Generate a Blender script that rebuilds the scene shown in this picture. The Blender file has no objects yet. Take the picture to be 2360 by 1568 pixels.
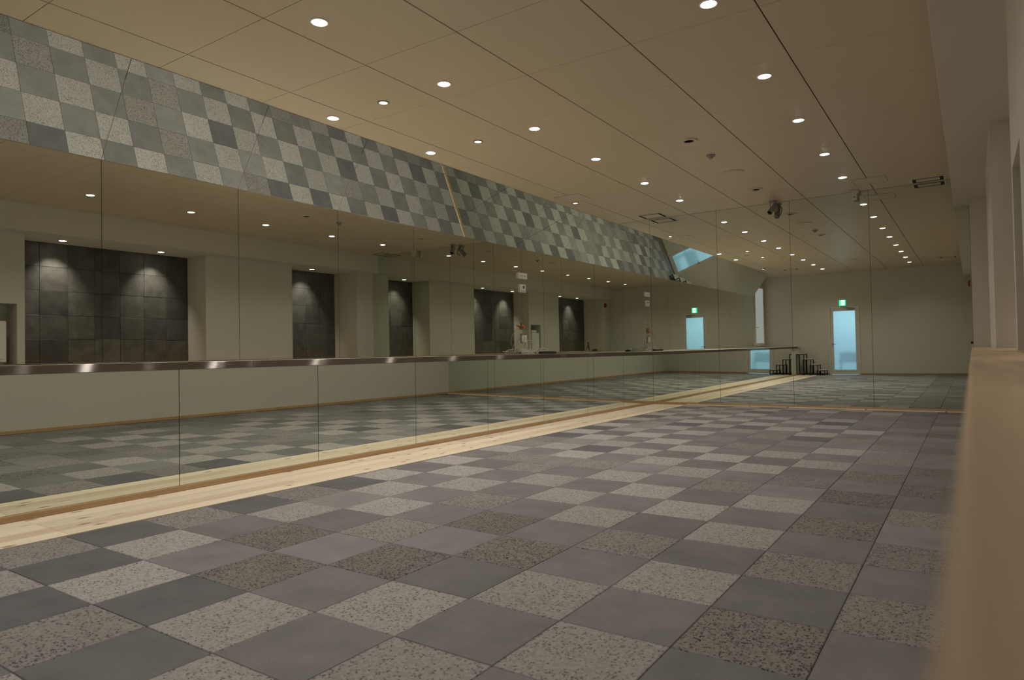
import bpy, math, random
from mathutils import Vector, Matrix

random.seed(7)
scene = bpy.context.scene
col = scene.collection

# ---------------------------------------------------------------- dimensions (metres)
XL, XU, YE, ZC = -1.435, -2.545, 9.56, 3.247      # lower mirror, upper mirror, end mirror, ceiling
XT, ZB = -2.0565, 2.549                            # slanted mirrors: top edge x, bottom edge z
J0, JS = 0.982, 1.2255                             # mirror joints along the room
YM = J0 - 2 * JS                                   # the mirrors stop here
YBK = -2.85                                        # back wall
XW, XP, XN, XS = 3.212, 3.37, 4.00, 3.05            # right wall: dado, piers, niche backs, soffit
XPA, XPB, XPC = 3.226, 3.38, 3.395                 # pier faces: by the end mirror, middle, by the recess
ZL, ZS = 0.90, 2.85                                # ledge top, soffit underside
XSTRIP = -0.822                                    # edge of the pine strip
T = 0.4                                            # floor tile

# ---------------------------------------------------------------- camera
cd = bpy.data.cameras.new('camera')
cam = bpy.data.objects.new('camera', cd)
col.objects.link(cam)
yaw, pitch, roll = 0.59799, 0.01967, -0.01803
CAM = Vector((3.2084, -1.6365, 0.9315))
fw = Vector((-math.sin(yaw) * math.cos(pitch), math.cos(yaw) * math.cos(pitch), math.sin(pitch)))
rt0 = Vector((math.cos(yaw), math.sin(yaw), 0))
up0 = rt0.cross(fw)
rt = rt0 * math.cos(roll) + up0 * math.sin(roll)
up = -rt0 * math.sin(roll) + up0 * math.cos(roll)
cam.matrix_world = Matrix(((rt.x, up.x, -fw.x, CAM.x), (rt.y, up.y, -fw.y, CAM.y), (rt.z, up.z, -fw.z, CAM.z), (0, 0, 0, 1)))
cd.sensor_fit = 'HORIZONTAL'
cd.sensor_width = 36.0
cd.lens = 1555.49 / 2360 * 36.0
cd.clip_start = 0.004
cd.clip_end = 100
cd.dof.use_dof = True
cd.dof.focus_distance = 7.0
cd.dof.aperture_fstop = 4.6
scene.camera = cam

# ---------------------------------------------------------------- world, exposure
w = bpy.data.worlds.new('world')
scene.world = w
w.use_nodes = True
w.node_tree.nodes['Background'].inputs[0].default_value = (0.5, 0.6, 0.8, 1)
w.node_tree.nodes['Background'].inputs[1].default_value = 0.02
vs = scene.view_settings
vs.view_transform = 'Standard'
vs.look = 'None'
vs.exposure = 0.0
vs.gamma = 1.0
vs.use_curve_mapping = False
cy = scene.cycles
cy.use_denoising = True
cy.max_bounces = 7
cy.diffuse_bounces = 3
cy.glossy_bounces = 5
cy.transmission_bounces = 4
cy.sample_clamp_indirect = 4.0
cy.use_adaptive_sampling = True
cy.adaptive_threshold = 0.05
cy.blur_glossy = 0.5

LAMP_W = 4.6
NICHE_W = 6.0
LAMP_COL = (1.0, 0.95, 0.885)


# ================================================================= helpers
def mesh(name, verts, faces):
    me = bpy.data.meshes.new(name)
    me.from_pydata([tuple(v) for v in verts], [], faces)
    me.update()
    return me


def link(name, me, mat=None, parent=None, loc=None, smooth=False):
    o = bpy.data.objects.new(name, me)
    col.objects.link(o)
    if mat is not None and me is not None and not me.materials:
        me.materials.append(mat)
    if parent is not None:
        o.parent = parent
    if loc is not None:
        o.location = loc
    if smooth:
        for p in me.polygons:
            p.use_smooth = True
    return o


def tag(o, label=None, cat=None, group=None, kind=None):
    if label: o['label'] = label
    if cat: o['category'] = cat
    if group: o['group'] = group
    if kind: o['kind'] = kind
    return o


def empty(name, loc=(0, 0, 0), rz=0):
    o = bpy.data.objects.new(name, None)
    col.objects.link(o)
    o.location = loc
    o.rotation_euler = (0, 0, rz)
    return o


class MB:
    """collects shapes into one mesh"""
    def __init__(s):
        s.v, s.f = [], []

    def add(s, vs_, fs_):
        n = len(s.v)
        s.v += [tuple(v) for v in vs_]
        s.f += [tuple(i + n for i in f) for f in fs_]
        return s

    def box(s, x0, x1, y0, y1, z0, z1):
        return s.add([(x0, y0, z0), (x1, y0, z0), (x1, y1, z0), (x0, y1, z0), (x0, y0, z1), (x1, y0, z1), (x1, y1, z1), (x0, y1, z1)],
                     [(0, 3, 2, 1), (4, 5, 6, 7), (0, 1, 5, 4), (1, 2, 6, 5), (2, 3, 7, 6), (3, 0, 4, 7)])

    def cbox(s, x0, x1, y0, y1, z0, z1, b):
        """box with all edges chamfered"""
        b = min(b, (x1 - x0) / 2.01, (y1 - y0) / 2.01, (z1 - z0) / 2.01)
        v, idx = [], {}
        X, Y, Z = (x0, x1), (y0, y1), (z0, z1)
        sg = (1, -1)
        for i in (0, 1):
            for j in (0, 1):
                for k in (0, 1):
                    c = (X[i], Y[j], Z[k])
                    d = (sg[i] * b, sg[j] * b, sg[k] * b)
                    for a in range(3):
                        p = [c[q] + (0 if q == a else d[q]) for q in range(3)]
                        idx[(i, j, k, a)] = len(v)
                        v.append(p)
        f = []
        def q4(keys):
            f.append(tuple(idx[k] for k in keys))
        for i in (0, 1):
            r = [(i, 0, 0, 0), (i, 1, 0, 0), (i, 1, 1, 0), (i, 0, 1, 0)]
            q4(r if i else r[::-1])
            r = [(0, i, 0, 1), (0, i, 1, 1), (1, i, 1, 1), (1, i, 0, 1)]
            q4(r if i else r[::-1])
            r = [(0, 0, i, 2), (1, 0, i, 2), (1, 1, i, 2), (0, 1, i, 2)]
            q4(r if i else r[::-1])
        for i in (0, 1):
            for j in (0, 1):
                q4([(i, j, 0, 0), (i, j, 1, 0), (i, j, 1, 1), (i, j, 0, 1)])
                q4([(i, 0, j, 0), (i, 1, j, 0), (i, 1, j, 2), (i, 0, j, 2)])
                q4([(0, i, j, 1), (1, i, j, 1), (1, i, j, 2), (0, i, j, 2)])
                for k in (0, 1):
                    q4([(i, j, k, 0), (i, j, k, 1), (i, j, k, 2)])
        return s.add(v, f)

    def lathe(s, prof, n=32, c=(0, 0, 0), axis='z'):
        base = len(s.v)
        vs_ = []
        for k in range(n):
            a = 2 * math.pi * k / n
            for r, z in prof:
                x, y = r * math.cos(a), r * math.sin(a)
                p = (x, y, z) if axis == 'z' else ((z, x, y) if axis == 'x' else (x, z, y))
                vs_.append((p[0] + c[0], p[1] + c[1], p[2] + c[2]))
        m = len(prof)
        fs_ = []
        for k in range(n):
            k2 = (k + 1) % n
            for q in range(m - 1):
                fs_.append((k * m + q, k2 * m + q, k2 * m + q + 1, k * m + q + 1))
        if prof[0][0] > 1e-6: fs_.append(tuple(k * m for k in range(n))[::-1])
        if prof[-1][0] > 1e-6: fs_.append(tuple(k * m + m - 1 for k in range(n)))
        return s.add(vs_, fs_)

    def tube(s, pts, r, n=8):
        pts = [Vector(p) for p in pts]
        rings = []
        for i, p in enumerate(pts):
            d = (pts[min(i + 1, len(pts) - 1)] - pts[max(i - 1, 0)])
            if d.length < 1e-9: d = Vector((0, 0, 1))
            d.normalize()
            a = d.cross(Vector((0, 0, 1)))
            if a.length < 1e-3: a = d.cross(Vector((1, 0, 0)))
            a.normalize()
            b = d.cross(a)
            rr = r[i] if isinstance(r, (list, tuple)) else r
            rings.append([p + (a * math.cos(2 * math.pi * k / n) + b * math.sin(2 * math.pi * k / n)) * rr for k in range(n)])
        vs_ = [v for rg in rings for v in rg]
        fs_ = []
        for i in range(len(pts) - 1):
            for k in range(n):
                k2 = (k + 1) % n
                fs_.append((i * n + k, i * n + k2, (i + 1) * n + k2, (i + 1) * n + k))
        fs_.append(tuple(range(n))[::-1])
        fs_.append(tuple((len(pts) - 1) * n + k for k in range(n)))
        return s.add(vs_, fs_)

    def build(s, name, mat, parent=None, loc=None, smooth=False, recalc=True):
        me = mesh(name, s.v, s.f)
        if recalc:
            import bmesh
            bm = bmesh.new()
            bm.from_mesh(me)
            bmesh.ops.recalc_face_normals(bm, faces=bm.faces)
            bm.to_mesh(me)
            bm.free()
        return link(name, me, mat, parent, loc, smooth)


def smooth_path(pts, n=8):
    """Catmull-Rom through points"""
    P = [Vector(p) for p in pts]
    P = [P[0]] + P + [P[-1]]
    out = []
    for i in range(1, len(P) - 2):
        for k in range(n):
            t = k / n
            a, b, c, d = P[i - 1], P[i], P[i + 1], P[i + 2]
            out.append(0.5 * ((2 * b) + (c - a) * t + (2 * a - 5 * b + 4 * c - d) * t * t + (3 * b - a - 3 * c + d) * t ** 3))
    out.append(P[-2])
    return out


# ================================================================= materials
def newmat(name):
    m = bpy.data.materials.new(name)
    m.use_nodes = True
    nt = m.node_tree
    return m, nt, nt.nodes['Principled BSDF']


def N(nt, typ, **kw):
    n = nt.nodes.new(typ)
    for k, v in kw.items():
        setattr(n, k, v)
    return n


def plain(name, colr, rough=0.5, metal=0.0, spec=0.5, noise=0.0, scale=40, bump=0.0):
    m, nt, b = newmat(name)
    b.inputs['Base Color'].default_value = (*colr, 1)
    b.inputs['Roughness'].default_value = rough
    b.inputs['Metallic'].default_value = metal
    b.inputs['Specular IOR Level'].default_value = spec
    if noise or bump:
        tc = N(nt, 'ShaderNodeTexCoord')
        nz = N(nt, 'ShaderNodeTexNoise')
        nz.inputs['Scale'].default_value = scale
        nz.inputs['Detail'].default_value = 4
        nt.links.new(tc.outputs['Object'], nz.inputs['Vector'])
        if noise:
            mx = N(nt, 'ShaderNodeMix', data_type='RGBA')
            mx.inputs['A'].default_value = (*[c * (1 - noise) for c in colr], 1)
            mx.inputs['B'].default_value = (*[min(1, c * (1 + noise)) for c in colr], 1)
            nt.links.new(nz.outputs['Fac'], mx.inputs['Factor'])
            nt.links.new(mx.outputs['Result'], b.inputs['Base Color'])
        if bump:
            bp = N(nt, 'ShaderNodeBump')
            bp.inputs['Strength'].default_value = bump
            bp.inputs['Distance'].default_value = 0.002
            nt.links.new(nz.outputs['Fac'], bp.inputs['Height'])
            nt.links.new(bp.outputs['Normal'], b.inputs['Normal'])
    return m


def emit(name, colr, strength):
    m = bpy.data.materials.new(name)
    m.use_nodes = True
    nt = m.node_tree
    nt.nodes.clear()
    e = N(nt, 'ShaderNodeEmission')
    e.inputs[0].default_value = (*colr, 1)
    e.inputs[1].default_value = strength
    o = N(nt, 'ShaderNodeOutputMaterial')
    nt.links.new(e.outputs[0], o.inputs[0])
    m.cycles.emission_sampling = 'NONE'
    return m


def rand_coord(nt):
    """object coordinates shifted by a per-object random amount, so that copies differ"""
    tc = N(nt, 'ShaderNodeTexCoord')
    oi = N(nt, 'ShaderNodeObjectInfo')
    ml = N(nt, 'ShaderNodeMath', operation='MULTIPLY')
    ml.inputs[1].default_value = 37.0
    nt.links.new(oi.outputs['Random'], ml.inputs[0])
    ad = N(nt, 'ShaderNodeVectorMath', operation='ADD')
    nt.links.new(tc.outputs['Object'], ad.inputs[0])
    nt.links.new(ml.outputs[0], ad.inputs[1])
    return ad.outputs[0], oi.outputs['Random']


def smooth_tile(name, colr, var=0.16):
    m, nt, b = newmat(name)
    v, rnd = rand_coord(nt)
    n1 = N(nt, 'ShaderNodeTexNoise')
    n1.inputs['Scale'].default_value = 5
    n1.inputs['Detail'].default_value = 6
    n1.inputs['Roughness'].default_value = 0.6
    nt.links.new(v, n1.inputs['Vector'])
    n2 = N(nt, 'ShaderNodeTexNoise')
    n2.inputs['Scale'].default_value = 160
    n2.inputs['Detail'].default_value = 2
    nt.links.new(v, n2.inputs['Vector'])
    mr = N(nt, 'ShaderNodeMapRange')
    mr.inputs['From Min'].default_value = 0.3
    mr.inputs['From Max'].default_value = 0.7
    mr.inputs['To Min'].default_value = 0.86
    mr.inputs['To Max'].default_value = 1.14
    nt.links.new(n1.outputs['Fac'], mr.inputs['Value'])
    mr2 = N(nt, 'ShaderNodeMapRange')
    mr2.inputs['To Min'].default_value = 1 - var
    mr2.inputs['To Max'].default_value = 1 + var
    nt.links.new(rnd, mr2.inputs['Value'])
    mr3 = N(nt, 'ShaderNodeMapRange')
    mr3.inputs['From Min'].default_value = 0.3
    mr3.inputs['From Max'].default_value = 0.7
    mr3.inputs['To Min'].default_value = 0.93
    mr3.inputs['To Max'].default_value = 1.07
    nt.links.new(n2.outputs['Fac'], mr3.inputs['Value'])
    a = N(nt, 'ShaderNodeMath', operation='MULTIPLY')
    nt.links.new(mr.outputs[0], a.inputs[0]); nt.links.new(mr2.outputs[0], a.inputs[1])
    a2 = N(nt, 'ShaderNodeMath', operation='MULTIPLY')
    nt.links.new(a.outputs[0], a2.inputs[0]); nt.links.new(mr3.outputs[0], a2.inputs[1])
    sc = N(nt, 'ShaderNodeVectorMath', operation='SCALE')
    sc.inputs[0].default_value = colr
    nt.links.new(a2.outputs[0], sc.inputs['Scale'])
    nt.links.new(sc.outputs[0], b.inputs['Base Color'])
    b.inputs['Roughness'].default_value = 0.6
    b.inputs['Specular IOR Level'].default_value = 0.2
    return m


def agg_tile(name, colr, chip, amount, var=0.10):
    """exposed-aggregate concrete: matrix with dark and pale stone chips, slightly pitted"""
    m, nt, b = newmat(name)
    v, rnd = rand_coord(nt)
    nw = N(nt, 'ShaderNodeTexNoise')
    nw.inputs['Scale'].default_value = 55
    nw.inputs['Detail'].default_value = 2
    nt.links.new(v, nw.inputs['Vector'])
    wsc = N(nt, 'ShaderNodeVectorMath', operation='SCALE')
    nt.links.new(nw.outputs['Color'], wsc.inputs[0])
    wsc.inputs['Scale'].default_value = 0.016
    wad = N(nt, 'ShaderNodeVectorMath', operation='ADD')
    nt.links.new(v, wad.inputs[0]); nt.links.new(wsc.outputs[0], wad.inputs[1])
    vo = N(nt, 'ShaderNodeTexVoronoi')
    vo.inputs['Scale'].default_value = 112
    vo.inputs['Randomness'].default_value = 1.0
    nt.links.new(wad.outputs[0], vo.inputs['Vector'])
    sep = N(nt, 'ShaderNodeSeparateColor')
    nt.links.new(vo.outputs['Color'], sep.inputs[0])
    # patchy density of the dark chips
    n1 = N(nt, 'ShaderNodeTexNoise')
    n1.inputs['Scale'].default_value = 7
    n1.inputs['Detail'].default_value = 3
    nt.links.new(v, n1.inputs['Vector'])
    dn = N(nt, 'ShaderNodeMapRange')
    dn.inputs['From Min'].default_value = 0.3
    dn.inputs['From Max'].default_value = 0.7
    dn.inputs['To Min'].default_value = amount * 0.55
    dn.inputs['To Max'].default_value = amount * 1.45
    nt.links.new(n1.outputs['Fac'], dn.inputs['Value'])
    lt = N(nt, 'ShaderNodeMath', operation='LESS_THAN')
    nt.links.new(sep.outputs[0], lt.inputs[0]); nt.links.new(dn.outputs[0], lt.inputs[1])
    core = N(nt, 'ShaderNodeMapRange')
    core.inputs['From Min'].default_value = 0.34
    core.inputs['From Max'].default_value = 0.55
    core.inputs['To Min'].default_value = 1.0
    core.inputs['To Max'].default_value = 0.0
    nt.links.new(vo.outputs['Distance'], core.inputs['Value'])
    fac = N(nt, 'ShaderNodeMath', operation='MULTIPLY')
    nt.links.new(lt.outputs[0], fac.inputs[0]); nt.links.new(core.outputs[0], fac.inputs[1])
    mr2 = N(nt, 'ShaderNodeMapRange')
    mr2.inputs['To Min'].default_value = 1 - var
    mr2.inputs['To Max'].default_value = 1 + var
    nt.links.new(rnd, mr2.inputs['Value'])
    mr = N(nt, 'ShaderNodeMapRange')
    mr.inputs['From Min'].default_value = 0.3
    mr.inputs['From Max'].default_value = 0.7
    mr.inputs['To Min'].default_value = 0.9
    mr.inputs['To Max'].default_value = 1.1
    nt.links.new(sep.outputs[1], mr.inputs['Value'])
    mu = N(nt, 'ShaderNodeMath', operation='MULTIPLY')
    nt.links.new(mr.outputs[0], mu.inputs[0]); nt.links.new(mr2.outputs[0], mu.inputs[1])
    sc = N(nt, 'ShaderNodeVectorMath', operation='SCALE')
    sc.inputs[0].default_value = colr
    nt.links.new(mu.outputs[0], sc.inputs['Scale'])
    mx = N(nt, 'ShaderNodeMix', data_type='RGBA')
    nt.links.new(fac.outputs[0], mx.inputs['Factor'])
    nt.links.new(sc.outputs[0], mx.inputs['A'])
    mx.inputs['B'].default_value = (*chip, 1)
    nt.links.new(mx.outputs['Result'], b.inputs['Base Color'])
    bp = N(nt, 'ShaderNodeBump')
    bp.inputs['Strength'].default_value = 0.55
    bp.inputs['Distance'].default_value = 0.002
    bp.invert = True
    nt.links.new(fac.outputs[0], bp.inputs['Height'])
    nt.links.new(bp.outputs['Normal'], b.inputs['Normal'])
    b.inputs['Roughness'].default_value = 0.75
    b.inputs['Specular IOR Level'].default_value = 0.15
    return m


def wood(name, c1, c2, knot=0.0, axis='y', rough=0.45, gscale=14):
    m, nt, b = newmat(name)
    v, rnd = rand_coord(nt)
    mp = N(nt, 'ShaderNodeMapping')
    mp.inputs['Scale'].default_value = (gscale, 0.9, gscale) if axis == 'y' else (0.9, gscale, gscale)
    nt.links.new(v, mp.inputs['Vector'])
    n1 = N(nt, 'ShaderNodeTexNoise')
    n1.inputs['Scale'].default_value = 1.6
    n1.inputs['Detail'].default_value = 7
    n1.inputs['Roughness'].default_value = 0.6
    n1.inputs['Distortion'].default_value = 0.5
    nt.links.new(mp.outputs[0], n1.inputs['Vector'])
    ramp = N(nt, 'ShaderNodeValToRGB')
    ramp.color_ramp.elements[0].position = 0.32
    ramp.color_ramp.elements[0].color = (*c2, 1)
    ramp.color_ramp.elements[1].position = 0.62
    ramp.color_ramp.elements[1].color = (*c1, 1)
    nt.links.new(n1.outputs['Fac'], ramp.inputs[0])
    mr2 = N(nt, 'ShaderNodeMapRange')
    mr2.inputs['To Min'].default_value = 0.88
    mr2.inputs['To Max'].default_value = 1.1
    nt.links.new(rnd, mr2.inputs['Value'])
    sc = N(nt, 'ShaderNodeVectorMath', operation='SCALE')
    nt.links.new(ramp.outputs[0], sc.inputs[0])
    nt.links.new(mr2.outputs[0], sc.inputs['Scale'])
    out = sc.outputs[0]
    if knot:
        mk = N(nt, 'ShaderNodeMapping')
        mk.inputs['Scale'].default_value = (9, 3.5, 9) if axis == 'y' else (3.2, 11, 11)
        nt.links.new(v, mk.inputs['Vector'])
        vo = N(nt, 'ShaderNodeTexVoronoi')
        vo.inputs['Scale'].default_value = 1.0
        vo.voronoi_dimensions = '2D'
        nt.links.new(mk.outputs[0], vo.inputs['Vector'])
        sp = N(nt, 'ShaderNodeSeparateColor')
        nt.links.new(vo.outputs['Color'], sp.inputs[0])
        lt = N(nt, 'ShaderNodeMath', operation='LESS_THAN')
        lt.inputs[1].default_value = knot
        nt.links.new(sp.outputs[0], lt.inputs[0])
        mk2 = N(nt, 'ShaderNodeMapRange')
        mk2.inputs['From Min'].default_value = 0.06
        mk2.inputs['From Max'].default_value = 0.17
        mk2.inputs['To Min'].default_value = 0.85
        mk2.inputs['To Max'].default_value = 0.0
        nt.links.new(vo.outputs['Distance'], mk2.inputs['Value'])
        fc = N(nt, 'ShaderNodeMath', operation='MULTIPLY')
        nt.links.new(lt.outputs[0], fc.inputs[0]); nt.links.new(mk2.outputs[0], fc.inputs[1])
        mx = N(nt, 'ShaderNodeMix', data_type='RGBA')
        nt.links.new(fc.outputs[0], mx.inputs['Factor'])
        nt.links.new(out, mx.inputs['A'])
        mx.inputs['B'].default_value = (0.20, 0.11, 0.05, 1)
        out = mx.outputs['Result']
    nt.links.new(out, b.inputs['Base Color'])
    b.inputs['Roughness'].default_value = rough
    b.inputs['Specular IOR Level'].default_value = 0.35
    return m


def slate(name):
    m, nt, b = newmat(name)
    v, rnd = rand_coord(nt)
    n1 = N(nt, 'ShaderNodeTexNoise')
    n1.inputs['Scale'].default_value = 6
    n1.inputs['Detail'].default_value = 8
    n1.inputs['Roughness'].default_value = 0.65
    nt.links.new(v, n1.inputs['Vector'])
    ramp = N(nt, 'ShaderNodeValToRGB')
    ramp.color_ramp.elements[0].position = 0.3
    ramp.color_ramp.elements[0].color = (0.052, 0.046, 0.040, 1)
    ramp.color_ramp.elements[1].position = 0.72
    ramp.color_ramp.elements[1].color = (0.115, 0.103, 0.090, 1)
    nt.links.new(n1.outputs['Fac'], ramp.inputs[0])
    mr2 = N(nt, 'ShaderNodeMapRange')
    mr2.inputs['To Min'].default_value = 0.75
    mr2.inputs['To Max'].default_value = 1.25
    nt.links.new(rnd, mr2.inputs['Value'])
    sc = N(nt, 'ShaderNodeVectorMath', operation='SCALE')
    nt.links.new(ramp.outputs[0], sc.inputs[0])
    nt.links.new(mr2.outputs[0], sc.inputs['Scale'])
    nt.links.new(sc.outputs[0], b.inputs['Base Color'])
    bp = N(nt, 'ShaderNodeBump')
    bp.inputs['Strength'].default_value = 0.4
    bp.inputs['Distance'].default_value = 0.01
    nt.links.new(n1.outputs['Fac'], bp.inputs['Height'])
    nt.links.new(bp.outputs['Normal'], b.inputs['Normal'])
    b.inputs['Roughness'].default_value = 0.5
    return m


def steel(name):
    """steel brushed lengthwise: the scratches spread reflections vertically into streaks"""
    m = bpy.data.materials.new(name)
    m.use_nodes = True
    nt = m.node_tree
    nt.nodes.clear()
    g = N(nt, 'ShaderNodeBsdfAnisotropic')
    g.inputs['Color'].default_value = (0.38, 0.34, 0.31, 1)
    g.inputs['Roughness'].default_value = 0.27
    g.inputs['Anisotropy'].default_value = 0.91
    tg = N(nt, 'ShaderNodeCombineXYZ')
    tg.inputs[1].default_value = 1.0
    nt.links.new(tg.outputs[0], g.inputs['Tangent'])
    o = N(nt, 'ShaderNodeOutputMaterial')
    nt.links.new(g.outputs[0], o.inputs[0])
    return m


M = {}
M['mirror'] = plain('mirror_silver', (0.79, 0.83, 0.75), 0.0, 1.0)
M['gap'] = plain('dark_joint', (0.05, 0.047, 0.04), 0.6)
M['wallpaint'] = plain('wall_paint', (0.71, 0.665, 0.575), 0.75, noise=0.03, scale=220, bump=0.12)
M['ceil'] = plain('ceiling_board', (0.73, 0.595, 0.42), 0.40, spec=0.45, noise=0.02, scale=300)
M['void'] = plain('dark_void', (0.03, 0.028, 0.025), 0.9)
M['slab'] = plain('tile_bedding', (0.07, 0.065, 0.06), 0.9, noise=0.2, scale=60)
M['s'] = smooth_tile('smooth_concrete_tile', (0.192, 0.183, 0.178), 0.12)
M['l'] = smooth_tile('pale_smooth_concrete_tile', (0.238, 0.226, 0.218), 0.05)
M['d'] = smooth_tile('dark_smooth_concrete_tile', (0.135, 0.131, 0.130), 0.08)
M['A'] = agg_tile('pale_exposed_aggregate_tile', (0.365, 0.342, 0.320), (0.11, 0.10, 0.09), 0.26)
M['M'] = agg_tile('grey_exposed_aggregate_tile', (0.262, 0.243, 0.226), (0.055, 0.05, 0.046), 0.34)
M['B'] = agg_tile('dark_exposed_aggregate_tile', (0.22, 0.204, 0.184), (0.03, 0.028, 0.025), 0.48)
M['pine'] = wood('pale_pine', (0.93, 0.80, 0.61), (0.86, 0.71, 0.51), knot=0.35)
M['pine_dark'] = wood('tan_pine', (0.78, 0.63, 0.45), (0.72, 0.56, 0.38), knot=0.35)
M['ledgewood'] = wood('ledge_pine', (0.62, 0.455, 0.29), (0.47, 0.325, 0.195), knot=0.03, gscale=17)
M['base'] = wood('baseboard_wood', (0.56, 0.37, 0.20), (0.47, 0.30, 0.15), gscale=25)
M['slate'] = slate('slate_tile')
M['steel'] = steel('brushed_steel')
M['chrome'] = plain('chrome', (0.6, 0.58, 0.55), 0.2, 1.0)
M['cream'] = plain('cream_board', (0.80, 0.74, 0.64), 0.35)
M['white'] = plain('white_plastic', (0.88, 0.86, 0.80), 0.45)
M['greyplastic'] = plain('grey_plastic', (0.36, 0.34, 0.30), 0.5)
M['screen'] = plain('lcd_grey', (0.16, 0.18, 0.15), 0.3)
M['black'] = plain('black_metal', (0.018, 0.017, 0.016), 0.45)
M['blackplastic'] = plain('black_plastic', (0.012, 0.012, 0.013), 0.5)
M['darklens'] = plain('lens_glass', (0.01, 0.01, 0.02), 0.05)
M['doorpaint'] = plain('door_paint', (0.78, 0.72, 0.63), 0.5)
M['tread'] = plain('tread_board', (0.62, 0.55, 0.46), 0.55, noise=0.05, scale=20)
M['red'] = plain('red_plastic', (0.42, 0.05, 0.02), 0.4)
M['orange'] = plain('orange_plastic', (0.75, 0.20, 0.02), 0.45)
M['boxdark'] = plain('recessed_box', (0.20, 0.15, 0.10), 0.7)
M['cable'] = plain('cable_sheath', (0.58, 0.54, 0.47), 0.5)
M['lampglow'] = emit('lamp_glow', (1.0, 0.95, 0.86), 22.0)
M['lampsmall'] = emit('small_lamp_glow', (1.0, 0.93, 0.84), 7.0)
M['sign_green'] = emit('exit_green', (0.02, 0.75, 0.30), 1.6)
M['sign_white'] = emit('exit_white', (0.75, 1.0, 0.85), 3.2)
M['litpane'] = emit('daylit_frosted_pane', (0.80, 0.82, 0.80), 0.42)
M['corridor'] = plain('corridor_paint', (0.72, 0.80, 0.86), 0.8)
M['bench'] = plain('bench_dark', (0.06, 0.09, 0.13), 0.7)


def frosted():
    m = bpy.data.materials.new('frosted_glass')
    m.use_nodes = True
    nt = m.node_tree
    nt.nodes.clear()
    g = N(nt, 'ShaderNodeBsdfGlass')
    g.inputs['Color'].default_value = (0.86, 0.95, 0.97, 1)
    g.inputs['Roughness'].default_value = 0.42
    g.inputs['IOR'].default_value = 1.12
    t = N(nt, 'ShaderNodeBsdfTranslucent')
    t.inputs['Color'].default_value = (0.80, 0.90, 0.93, 1)
    mx = N(nt, 'ShaderNodeMixShader')
    mx.inputs[0].default_value = 0.35
    o = N(nt, 'ShaderNodeOutputMaterial')
    nt.links.new(g.outputs[0], mx.inputs[1])
    nt.links.new(t.outputs[0], mx.inputs[2])
    nt.links.new(mx.outputs[0], o.inputs[0])
    return m


M['frost'] = frosted()

# ================================================================= FLOOR
floor = MB().box(XL - 0.02, XW + 0.02, YBK - 0.02, YE + 0.02, -0.12, -0.012).build('floor', M['slab'])
tag(floor, 'checkered concrete tile floor with pale pine strip beside the mirrors', kind='structure')

AGG = {(-2, -1): 'M', (0, -1): 'A', (2, -1): 'A', (4, -1): 'A', (1, -2): 'M', (-1, 0): 'A', (1, 0): 'B', (3, 0): 'A', (5, 0): 'A',
       (-2, 1): 'M', (0, 1): 'B', (2, 1): 'B', (4, 1): 'A', (6, 1): 'B', (-1, 2): 'A', (1, 2): 'M', (3, 2): 'B', (5, 2): 'A', (7, 2): 'M',
       (-2, 3): 'M', (0, 3): 'A', (2, 3): 'B', (4, 3): 'M', (6, 3): 'M', (7, 4): 'M', (6, 5): 'B', (7, 6): 'M', (4, 7): 'M', (6, 7): 'B',
       (-1, 8): 'M', (1, 8): 'M', (5, 8): 'M', (7, 8): 'B', (6, 9): 'B', (7, 10): 'B', (6, 11): 'M', (7, 12): 'M', (2, 13): 'M', (6, 13): 'M',
       (4, 13): 'M', (5, 14): 'M', (7, 14): 'M', (2, 15): 'M', (6, 15): 'M', (7, 16): 'B', (6, 17): 'M', (6, 19): 'B', (7, 18): 'M',
       (3, 20): 'M', (5, 18): 'M', (5, 20): 'M', (7, 20): 'M', (6, 21): 'M'}
SMO = {(-1, -1): 'd', (-2, 0): 'd', (-2, 2): 'd', (-2, 4): 'd', (0, 10): 'd', (-2, 12): 'd', (2, 2): 'l', (1, 1): 'l', (5, 7): 'l', (-1, 3): 'l',
       (-2, -2): 'd', (1, -1): 'd', (0, -2): 'd', (-2, 10): 'l', (-1, 5): 's', (4, 14): 'd', (-2, 14): 'd', (2, 16): 'd', (0, 16): 'd', (4, 18): 'd', (3, 5): 's'}
rng = random.Random(3)
tile_me = {}
for k in 'sldAMB':
    tb = MB().cbox(-T / 2 + 0.0012, T / 2 - 0.0012, -T / 2 + 0.0012, T / 2 - 0.0012, -0.02, 0, 0.0022)
    tile_me[k] = mesh('tile_' + k, tb.v, tb.f)
    tile_me[k].materials.append(M[k])


def tile_kind(i, j):
    if (i + j) % 2:
        if (i, j) in AGG: return AGG[(i, j)]
        r = rng.random()
        if i >= 6: return 'M' if r < 0.75 else 'B'
        if j > 12: return 'A' if r < 0.82 else 'M'
        return 'A' if r < 0.92 else 'M'
    if (i, j) in SMO: return SMO[(i, j)]
    r = rng.random()
    return 's' if r < 0.90 else ('d' if r < 0.92 else 'l')


rest = MB()
for j in range(-7, 24):
    for i in range(-2, 8):
        k = tile_kind(i, j)
        c = ((i + 0.5) * T, (j + 0.5) * T)
        y1 = (j + 1) * T
        if j == -7:
            rest.cbox(c[0] - T / 2 + .0012, c[0] + T / 2 - .0012, max(YBK, c[1] - T / 2) + .0012, c[1] + T / 2 - .0012, -0.02, 0, .0022)
            continue
        o = link('tile', tile_me[k], None, floor, (c[0], c[1], rng.uniform(-0.0006, 0.0004)))
        o.rotation_euler = (rng.uniform(-.0012, .0012), rng.uniform(-.0012, .0012), rng.choice((0, math.pi)))
        if y1 > 9.45:
            o.scale.y = (9.51 - j * T) / T
            o.location.y = j * T + (9.51 - j * T) / 2
o = rest.build('tile_field', M['s'], floor)
tag(o, kind='stuff')

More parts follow.
